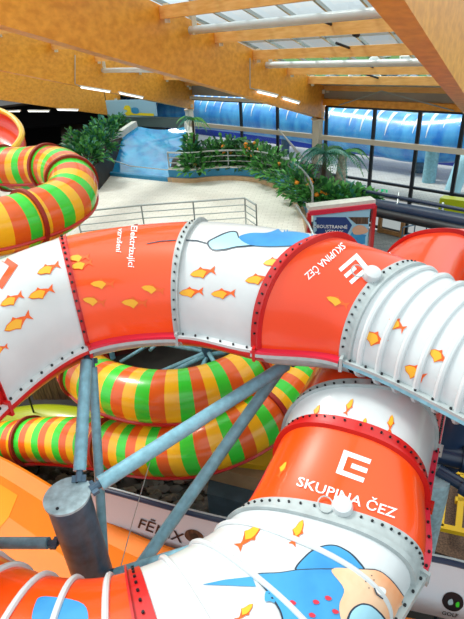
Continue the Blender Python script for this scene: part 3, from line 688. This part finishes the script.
palm('tall palm with leaves against the blue slope edge', AZ(196,168,GB), 1.9, 9, .7, [leafs[2], leafs[3]], .05)

# poster stand under the planter
a = AD(309, 213, 12.4); b = AD(374, 211, 12.7); zt = a.z; b = V((b.x, b.y, zt)); dx = (b-a).normalized(); ny = V((dx.y,-dx.x,0))
zb = .2
root = thing('poster_stand', 'red framed stand with a blue printed poster facing the lobby', 'poster', V((a.x,a.y,zb)))
mb = MB().m(pink); mb.beam(a, b, .12, .12)
mb.build('top_bar', root)
for p in (a, b): mb = MB().m(red); mb.beam(V((p.x,p.y,zb)), p, .10, .10, up=dx); mb.build('upright', root)
mb = MB().m(stonewhite); mb.beam(a+V((0,.18,.10)), b+V((0,.18,.10)), .35, .1); mb.build('coping', root)
pa = a+dx*.12-V((0,0,.08)); pb_ = b-dx*.12-V((0,0,.08)); hp = 1.05
mb = MB().m(signb); mb.beam((pa+pb_)/2-dx*((pb_-pa).length/2)-V((0,0,hp/2)), (pa+pb_)/2+dx*((pb_-pa).length/2)-V((0,0,hp/2)), .04, hp)
mb.bm.normal_update(); ft = Flat(mb, BVHTree.FromBMesh(mb.bm), .01)
ft.shape([(312,217),(346,217),(352,225),(346,236),(346,262),(314,262)], signn); ft.shape([(348,217),(372,217),(372,224),(356,224)], brown); ft.shape([(352,229),(358,225),(364,226),(368,231),(362,234),(354,234)], skin, True, off=.014)
ft.shape([(347,240),(352,232),(371,236),(371,262),(347,262)], wblue)
ft.text('OBOUSTRANNÉ', 330, 226.5, 1, .03, 3.3, text_w, 1.0); ft.text('VÝTAHY', 334, 231.5, 1, .03, 3.3, text_w, 1.0)
mb.build('poster', root)
mb = MB().m(chrome); mb.tube([AZ(296,205,DZ+1.0), AD(309,225,12.3), AD(318,245,11.9)], .035, 8); tag(mb.build('handrail', base=AD(318,245,11.9)), 'sloping grey handrail left of the poster stand', 'handrail')

# ================================================================ glass hall wall
ZT = H-2.02*K; ZM = H-2.97*K
sR = -8.5; s0 = -5.196; s2 = 6.69
win = 0
def window(n, sa, sb, z0, z1, mull, bars, lab):
    root = thing('window_%d' % n, lab, 'window', WL((sa+sb)/2, z0)); root['kind'] = 'structure'
    mb = MB().m(winf)
    for s in [sa, sb]+mull: mb.beam(WL(s, z0), WL(s, z1), .09, .12, up=WA)
    for z in bars: mb.beam(WL(sa, z), WL(sb, z), .12, .08)
    mb.build('window_frame', root)
    mb = MB().m(pane); mb.poly([WL(sa,z0,.02), WL(sb,z0,.02), WL(sb,z1,.02), WL(sa,z1,.02)]); mb.build('pane', root)
    return root
mr = [s_of(WP(x, y)) for x, y in ((372,150),(416,150),(459,150))]
window(1, sR, -.25, .2, ZT, mr + [-6.5], [.25, H-4.55*K, ZM, ZT, 2.0], 'tall dark framed window wall right of the post')
ml = [s_of(WP(x, 115)) for x in (241, 277.5)]
window(2, .25, s2, DZ, ZT, ml, [DZ+.05, ZT], 'dark framed window wall between the two posts')
def cstruct(name, mb, lab=None, cat=None, base=None): return struct(mb.build(name, base=base), lab, cat)
mb = MB().m(cream); mb.beam(WL(sR, ZM, -.12), WL(0, ZM, -.12), .16, .17); cstruct('trim_1', mb, 'cream transom beam right of the post', 'trim', WL(-4,ZM))
mb = MB().m(cream); mb.beam(WL(.1, ZM, -.12), WL(s2, ZM, -.12), .16, .17); cstruct('trim_2', mb, 'cream transom beam left of the post', 'trim', WL(3,ZM))
mb = MB().m(glulam); mb.beam(WL(sR, ZT+.16, -.1), WL(-.2, ZT+.16, -.1), .2, .22); cstruct('trim_3', mb, 'brown header above the right windows', 'trim', WL(-4,ZT))
mb = MB().m(cream); mb.beam(WL(.2, ZT+.08, -.1), WL(s2, ZT+.08, -.1), .2, .12); cstruct('trim_4', mb, 'cream header above the left windows', 'trim', WL(3,ZT))
for s, n_ in ((0, 'cream steel post under the main timber beam'), (s2, 'cream steel post at the left end of the window wall'), (s0-.2, 'cream steel post at the right edge')):
    root = thing('post', n_, 'post', WL(s, 0, -.15)); mb = MB().m(cream); mb.beam(WL(s, 0, -.15), WL(s, H-2.41*K, -.15), .28, .30, up=WA); mb.build('shaft', root)
    mb = MB().m(cream); mb.box(WL(s, H-2.42*K, -.15), (.46,.46,.06)); mb.build('head_plate', root)
mb = MB().m(cream); mb.beam(WL(-5.9, 0, -.2), WL(-5.9, H-2.97*K, -.2), .35, .5, up=WA); struct(mb.build('trim_5', base=WL(-5.9,0)), 'pale pier at right edge of the window', 'pier')
mb = MB().m(exitg); p = WL(s_of(WP(386,190)), WP(386,190).z, -.12); mb.beam(p-WA*.13, p+WA*.13, .03, .10); mb.m(text_w); mb.beam(p-WA*.08-WN*.02, p+WA*.02-WN*.02, .01, .05); tag(mb.build('exit_sign', base=p), 'small green escape sign on the window bar', 'sign')
# dark balcony pipes in front of the right window
def run_pipe(a, b, r, m_, lab, name='pipe'):
    mb = MB().m(m_); mb.tube([a, b], r, 14); return tag(mb.build(name, base=a), lab, 'pipe')
run_pipe(AD(360,202,14.2), AD(500,228,10.6), .17, navy, 'thick black pipe crossing below the right window')
run_pipe(AD(360,190,14.2), AD(500,217,10.6), .045, navy, 'thin dark rail just above the thick black pipe', 'pipe')
run_pipe(AD(360,209,14.0), AD(500,238,10.5), .12, black, 'black pipe directly below the thick one', 'pipe')
for x, y, l in ((399,199,'left'),(443,209,'right')):
    mb = MB().m(chrome); k = 13.1 if x == 399 else 12.0; mb.tube([AD(x,y-6,k), AD(x-1,y+3,k-.15), AD(x-3,y+9,k-.2)], .03, 8); tag(mb.build('bracket', base=AD(x,y+9,k)), '%s silver bracket clamped on the black pipes' % l, 'bracket')
mb = MB().m(lime); a = AD(441,203,13.0); b = AD(480,208,12.4); mb.beam(a, b, .3, .35); mb.beam(AD(436,232,13), AD(480,236,12.4), .3, .6); tag(mb.build('green_panel', base=a), 'olive green panel behind the black pipes at right edge', 'panel')
# lobby floor + doors
mb = MB().m(greytile); mb.slab([WL(-8.5,.2,-.2), WL(0,.2,-.2), V((3.0,11,.2)), V((7.5,6.5,.2))], .2); struct(mb.build('floor', base=(5,11,0)), 'grey tiled lobby floor', 'floor')
for i, x in enumerate((379, 401)):
    p = WP(x, 225, -.35); root = None
sd1 = s_of(WP(380,225,-.35)); sd2 = s_of(WP(403,225,-.35))
root = thing('door_1', 'wooden framed glass door under the black pipes', 'door', WL((sd1+sd2)/2, .2, -.35)); root['kind'] = 'structure'
mb = MB().m(doorw); zt = WP(385,208,-.35).z
for s in (sd1, sd2): mb.beam(WL(s,.2,-.35), WL(s,zt,-.35), .13, .12, up=WA)
for z in (.3, zt): mb.beam(WL(sd1,z,-.35), WL(sd2,z,-.35), .12, .14)
mb.build('door_frame', root); mb = MB().m(pane); mb.poly([WL(sd1,.3,-.35), WL(sd2,.3,-.35), WL(sd2,zt,-.35), WL(sd1,zt,-.35)]); mb.build('pane', root)
mb = MB().m(chrome); s_ = sd2+.15; mb.tube([WL(s_, 1.0, -.42), WL(s_, 1.5, -.42)], .02, 8); mb.build('handle', root)
railing('lobby_railing', 'low dark railing beside the wooden door', [AZ(400,252,.2), AZ(412,249,.2), AZ(424,246,.2)], .9, 3, 1, .02, steelD)
# inner stairs rails left of post
root = thing('stair_rail', 'white sloping stair rails beside the cream post', 'railing', AZ(316,176,2.4))
for k in range(4):
    mb = MB().m(white); mb.tube([WP(278+k*3, 131+k*0-2, -.9)+V((0,0,-k*.13)), WP(322, 178, -.9)+V((0,0,-k*.13))], .028, 6); mb.build('rail', root)
# ---- outside
mb = MB().m(paving); mb.slab([WL(-30,1.6,.1), WL(22,1.6,.1), WL(22,1.6,26), WL(-30,1.6,26)], .2); struct(mb.build('ground', base=WL(0,1.5,8)), 'pale outdoor paving beyond the glass', 'ground')
def out_tube(label, pts, r, m_, streaks=False, posts=()):
    P = spline(pts, .3); root = thing('outdoor_tube_slide', label, 'water slide', (P[len(P)//2].x, P[len(P)//2].y, 1.6))
    mb = MB().m(m_); mb.tube(P, r, 28); o = mb.build('tube_section', root)
    if streaks:
        for i in range(4, len(P)-2, 2):
            mb = MB().m(frost); t = (P[i+1]-P[i]).normalized(); x = V((t.y,-t.x,0)); x = x if x.dot(P[i]-EYE) < 0 else -x
            rr = r+.012; n1 = random.randint(3,7); mb.grid([[P[i]+t*q*w_+x*(rr*math.cos(a))+V((0,0,rr*math.sin(a))) for q in (-1,1)] for a, w_ in [(1.35-k*.17, .09*(1-k/n1)+.01) for k in range(n1+1)]]); mb.build('frost_print', root)
    for f in posts:
        p = P[int(f*(len(P)-1))]; mb = MB().m(steelD); mb.tube([V((p.x,p.y,1.6)), p-V((0,0,r*.9))], .22, 14); mb.build('support_post', root)
    return root
out_tube('light blue outdoor tube with white icicle pattern beyond the window', [WP(*p, 3.6) for p in ((120,112),(205,112),(255,116),(300,121),(332,126),(382,133),(415,138),(464,136),(520,130),(600,130))], .98, outblue, True, (.55,.8))
out_tube('deep blue outdoor tube lower behind the planted bed', [WP(*p, 6.5) for p in ((150,138),(220,136),(280,137),(330,146),(400,150),(464,155),(540,158))], 1.2, outdark, False, (.4,.7))
mb = MB().m(steel); p = WP(433,150,2.4); mb.tube([V((p.x,p.y,1.6)), V((p.x,p.y,p.z))], .26, 20); tag(mb.build('outdoor_pillar', base=V((p.x,p.y,1.6))), 'round grey blue pillar outside the right window', 'pillar')
mb = MB().m(wlight); a = WP(452,192,1.3); mb.tube([V((a.x,a.y,1.7)), WP(462,165,1.6), WP(475,150,2)], .28, 14); tag(mb.build('pale_blue_pipe', base=V((a.x,a.y,1.6))), 'pale blue leaning pipe outside at the right', 'pipe')
# boulder bank
mb = MB().m(grass); mb.slab([WL(-32,1.7,9), WL(26,1.7,9), WL(26,5.6,22), WL(-32,5.6,22)], .5); struct(mb.build('ground', base=WL(0,1.6,12)), 'green bank outside', 'bank')
rm = [mat('white boulder', (.75,.76,.72), .7), mat('blue grey boulder', (.22,.28,.33), .7), mat('dark boulder', (.06,.08,.07), .7)]
mb = MB()
for i in range(420):
    s = random.uniform(-24,10); t = random.random(); mb.m(random.choice(rm)); mb.blob(WL(s, 1.8+3.9*t, 9.3+12.5*t), random.uniform(.22,.5), 1, (1.2,1,.8), .15)
tag(mb.build('boulders', base=WL(-6,1.7,10)), 'pale and dark boulders on the outdoor bank', 'boulders', kind='stuff')

# ================================================================ roof
az, pi_ = 0.549, 0.234
BD = V((-math.sin(az)*math.cos(pi_), -math.cos(az)*math.cos(pi_), math.sin(pi_)))
ZB = H-2.412*K; HB = 1.052
def broot(s): return WL(s, ZB)
def bpt(s, t, h=0): return broot(s) + BD*(t*K) + V((0,0,h*K))
beams = [(s0, -3, 24, 0, 'nearest timber beam cutting the top right corner'), (0, -.15, 22, 0, 'largest golden timber beam crossing the top left of the view'), (s2, -.15, 24, 0, 'second golden timber beam, behind the largest one'), (12.6, -.15, 26, -.62, 'farthest timber beam above the dark left hall')]
for s, t0, t1, dz, lab in beams:
    t1 = {s0:15.6}.get(s, 13.0) if s == 0 or s == s0 else t1
    a = bpt(s, t0, HB/2+dz); b = bpt(s, t1, HB/2+dz)
    root = thing('glulam_beam', lab, 'beam', bpt(s, t0, dz))
    mb = MB().m(glulam); up = (V((0,0,1)) - BD*BD.z).normalized(); mb.beam(a, b, .27, HB*K*.97, up=V((0,0,1))); mb.build('timber', root)
    mb = MB().m(cream)
    for t in (.1,):
        for z in (.12, HB-.25): mb.box(bpt(s, t, z+dz)-WN*0 , (.34,.34,.14))
    mb.build('steel_shoe', root)
# rafters / purlins between beams
def rafter(sa, sb, t, dz, w, h, m_, lab, name='rafter', cat='rafter', r=None):
    a = bpt(sa, t, dz); b = bpt(sb, t, dz); root = thing(name, lab, cat, a, None)
    mb = MB().m(m_)
    if r: mb.tube([a, b], r, 14); mb.build('pipe', root)
    else: mb.beam(a, b, w, h); mb.build('timber', root)
    for p, q in ((a, b), (b, a)):
        d = (q-p).normalized(); mb = MB().m(cream); mb.box(p+d*.16+V((0,0,.12 if r else -.02)), (.10,.10,.42 if r else .34)); mb.build('hanger', root)
    return root
T = [(-.02,'farthest'),(1.35,'second farthest'),(2.9,'third farthest'),(4.9,'middle'),(6.6,'second nearest'),(8.4,'nearest seen'),(10.2,'overhead'),(12.0,'hindmost overhead')]
for t, w in T:
    if t < 11: rafter(s0+.12, -.12, t, HB-.10, .16, .23, glulam2, '%s pale rafter right of the largest beam' % w)
for t, w in T:
    rafter(.12, s2-.12, t+.4, HB-.10, .16, .23, glulam2, '%s pale rafter left of the largest beam' % w)
for t, w in T[::2]:
    rafter(s2+.12, 11.5, t, HB-.35, .16, .30, glulam2, '%s rafter between the two rear beams' % w)
rafter(s0+.12, -.12, 7.55, HB-.18, 0, 0, white, 'upper white pipe hung between rafters, top right', 'ceiling_pipe', 'pipe', .085)
rafter(s0+.12, -.12, 4.25, HB-.20, 0, 0, white, 'lower white pipe hung under the rafters, top right', 'ceiling_pipe', 'pipe', .085)
rafter(.12, s2-.12, 5.1, HB-.42, 0, 0, white, 'white pipe between the largest and second beam', 'ceiling_pipe', 'pipe', .085)
# glass roof over everything
k_ = 0
for sa, sb in ((s0, 0), (0, s2), (s2, 11.6)):
    root = thing('skylight', ['skylight panes right of the largest beam','skylight panes left of the largest beam','skylight panes above the farther beams'][k_], 'skylight', bpt(sa, 0, HB+.1)); root['kind'] = 'structure'; k_ += 1
    tm = 11.5 if sa == s0 else 12.8
    mb = MB().m(chrome)
    nb = 7
    for i in range(nb+1): s = sa+(sb-sa)*i/nb; mb.beam(bpt(s,0,HB+.1), bpt(s,tm,HB+.1), .05, .07)
    for i in range(10): t = tm*i/9; mb.beam(bpt(sa,t,HB+.12), bpt(sb,t,HB+.12), .05, .05)
    mb.build('glazing_bars', root)
    mb = MB().m(skyp); mb.poly([bpt(sa,0,HB+.15), bpt(sb,0,HB+.15), bpt(sb,tm,HB+.15), bpt(sa,tm,HB+.15)]); mb.build('pane', root)
# soffit at eaves
mb = MB().m(stonewhite); mb.slab([bpt(s0,1.3,HB-.02), bpt(0,1.3,HB-.02), bpt(0,-.1,HB-.02), bpt(s0,-.1,HB-.02)], .06); struct(mb.build('ceiling', base=bpt(s0,0,HB)), 'pale soffit above the right windows', 'ceiling')
mb = MB().m(stonewhite); mb.slab([bpt(.1,1.6,HB-.02), bpt(s2,1.6,HB-.02), bpt(s2,-.1,HB-.02), bpt(.1,-.1,HB-.02)], .06); struct(mb.build('ceiling', base=bpt(3,0,HB)), 'pale soffit above the left windows', 'ceiling')
sof = mat('grey soffit panel', (.42,.42,.38), .6, noise=.2, nscale=1.5)
for i, (sa, sb) in enumerate(((s0,-.1),(.1,s2))):
    mb = MB().m(sof); zt_ = bpt(0,0,HB).z; mb.beam(WL(sa,(ZT+.2+zt_)/2,.08), WL(sb,(ZT+.2+zt_)/2,.08), .06, zt_-ZT-.15); struct(mb.build('trim_%d' % (6+i), base=WL(sa,ZT)), 'grey panel above the %s windows' % ('right','left')[i], 'trim')
root = thing('roof_brace', 'thin pale V shaped wires under the right soffit', 'brace', bpt(-2.3, .6, .6))
for e in (-.8, -4.4): mb = MB().m(chrome); mb.tube([bpt(-2.5, 1.2, .72), bpt(e, .2, .42)], .022, 6); mb.build('wire', root)
# black spot struts
for i, (t, f) in enumerate(((6.9,-2.9),(5.4,-2.6),(3.3,-2.6),(2.1,-2.2))):
    mb = MB().m(black); a = bpt(f, t, HB-.05); b = bpt(f-.3, t-.9, HB-.05); mb.tube([a, b], .03, 8); mb.tube([b, b+(b-a).normalized()*.12], .06, 8)
    tag(mb.build('roof_strut', base=b), 'black roof strut, %s of the four between the right rafters' % ('nearest', 'second nearest', 'third nearest', 'farthest')[i], 'strut')
# lamps on the largest and second beam
def fl(a, b, lab, m_=lampoff):
    root = thing('fluorescent_lamp', lab, 'lamp', a); d = (b-a).normalized()
    mb = MB().m(lampoff); mb.beam(a, b, .10, .05); mb.build('housing', root); mb = MB().m(lampm); mb.tube([a+d*.04-V((0,0,.045)), b-d*.04-V((0,0,.045))], .025, 8); mb.build('tube_lamp', root)
def on_beam(s, x, y):                          # point on the beam's viewer-facing side
    bn = BD.cross(V((0,0,1))).normalized(); bn = bn if bn.dot(EYE-bpt(s,5)) > 0 else -bn; o = bpt(s,0)+bn*.20; d = ray(x,y); return EYE + d*((o-EYE).dot(bn)/d.dot(bn))
fl(on_beam(0,257,90), on_beam(0,277,95), 'left of the two strip lamps on the lower end of the largest beam'); fl(on_beam(0,283,97), on_beam(0,299,102), 'right of the two strip lamps on the lower end of the largest beam')
fl(on_beam(s2,80,86), on_beam(s2,110,91), 'longer strip lamp on the second beam, left one'); fl(on_beam(s2,119,92), on_beam(s2,143,97), 'shorter strip lamp on the second beam, right one')
for s, pts_, lab in ((0, [(250,58),(250,88),(257,90)], 'thin grey conduit on the face of the largest beam'), (s2, [(75,55),(75,84),(80,86)], 'thin grey conduit on the face of the second beam')):
    mb = MB().m(chrome); mb.tube([on_beam(s,*p) for p in pts_], .018, 6); tag(mb.build('conduit', base=on_beam(s,*pts_[-1])), lab, 'conduit')

# ================================================================ dark left hall
mb = MB().m(dark); mb.slab([V((-40,40,7)), V((-3.5,40,7)), V((-3.5,40.4,7)), V((-40,40.4,7))], 7); struct(mb.build('wall_back', base=(-18,40,0)), 'back wall of the left hall, its darkness painted in', 'wall')
mb = MB().m(dark); mb.slab([V((-40,40.2,4.85)), V((-2,40.2,4.85)), V((-1.8,27.2,4.7)), V((-5.8,31.6,4.7)), V((-16,22,4.9)), V((-40,22,4.9))], .1); struct(mb.build('ceiling', base=(-18,34,4.8)), 'low ceiling of the left hall, its darkness painted in', 'ceiling')
mb = MB().m(dark); mb.slab([V((-40,18,DZ-.01)), V((-40,40.4,DZ-.01)), V((-3,40.4,DZ-.01)), V((-5,30,DZ-.01)), V((-9,24,DZ-.01))], .2); struct(mb.build('floor', base=(-18,28,DZ)), 'floor of the left hall, its darkness painted in', 'floor')
for i, ((x0,y0),(x1,y1)) in enumerate((((5,110.5),(20,110.5)), ((28,110.5),(49,110.5)), ((57,109),(78,109.5)))):
    fl(AZ(x0,y0,4.5), AZ(x1,y1,4.5), '%s glowing strip lamp in the dark left hall' % ('left', 'middle', 'right')[i])
# colourful sign + glass case above the pool slope
a = AD(107,108,27.5); b = AD(157,113,26.5); b.z = a.z
root = thing('hanging_sign', 'yellow and pale blue printed sign hanging above the pool slope', 'sign', a-V((0,0,.4)))
mb = MB().m(signb); mb.beam(a-V((0,0,.02)), b-V((0,0,.02)),   .06, .85); mb.bm.normal_update(); sg = Flat(mb, BVHTree.FromBMesh(mb.bm), .03)
sg.shape([(109,111),(154,113.5),(154,116),(109,114)], signy); sg.shape([(111,104),(119,103),(121,112),(114,113)], wblue, True, off=.04); sg.shape([(125,106),(130,106),(131,115),(124,114)], signy, True, off=.04); sg.shape([(116,110),(121,110),(121,114),(117,114)], red, True, off=.05); sg.shape([(132,108),(138,108),(139,113),(133,113)], wblue, True, off=.04)
mb.build('sign_board', root)
for p in (a, b): mb = MB().m(bark); mb.tube([p+V((0,0,.35)), p+V((0,0,1.2))], .02, 6); mb.build('hanger', root)
a = AD(124,121,28); b = AD(190,122,26.5); b.z = a.z-.1
mb = MB().m(mat('grey green glass case', (.12,.18,.18), .3)); mb.beam(a, b, .3, .5); tag(mb.build('glass_case', base=a), 'grey glazed panel above the top of the pool slope', 'panel')

# ================================================================ light, camera
w = bpy.data.worlds.new('World'); bpy.context.scene.world = w; w.use_nodes = True; nt = w.node_tree; bg = nt.nodes['Background']
tc = nt.nodes.new('ShaderNodeTexCoord'); sp = nt.nodes.new('ShaderNodeSeparateXYZ'); rp = nt.nodes.new('ShaderNodeValToRGB')
nt.links.new(tc.outputs['Generated'], sp.inputs[0]); nt.links.new(sp.outputs['Z'], rp.inputs[0]); nt.links.new(rp.outputs[0], bg.inputs[0])
rp.color_ramp.elements[0].position = 0; rp.color_ramp.elements[0].color = (.35,.36,.36,1)
rp.color_ramp.elements[1].position = .55; rp.color_ramp.elements[1].color = (.92,1.0,1.0,1)
e = rp.color_ramp.elements.new(.08); e.color = (.75,.85,.9,1)
bg.inputs[1].default_value = 1.15
sun = bpy.data.lights.new('Sun', 'SUN'); sun.energy = 2.4; sun.angle = math.radians(14); sun.color = (1,.97,.9)
so = bpy.data.objects.new('Sun', sun); C.objects.link(so); so.rotation_euler = V((.55,-.35,-1)).to_track_quat('-Z','Y').to_euler()
cam = bpy.data.cameras.new('Camera'); co = bpy.data.objects.new('Camera', cam); C.objects.link(co)
cam.sensor_fit = 'HORIZONTAL'; cam.sensor_width = 36; cam.lens = 36*FOC/464
co.matrix_world = Matrix(((RT.x, UP.x, -FW.x, 0), (RT.y, UP.y, -FW.y, 0), (RT.z, UP.z, -FW.z, H), (0,0,0,1)))
cam.clip_start = .05; cam.clip_end = 300
S = bpy.context.scene; S.camera = co
S.view_settings.view_transform = 'Standard'; S.view_settings.look = 'None'; S.view_settings.gamma = 1; S.view_settings.exposure = 0.28
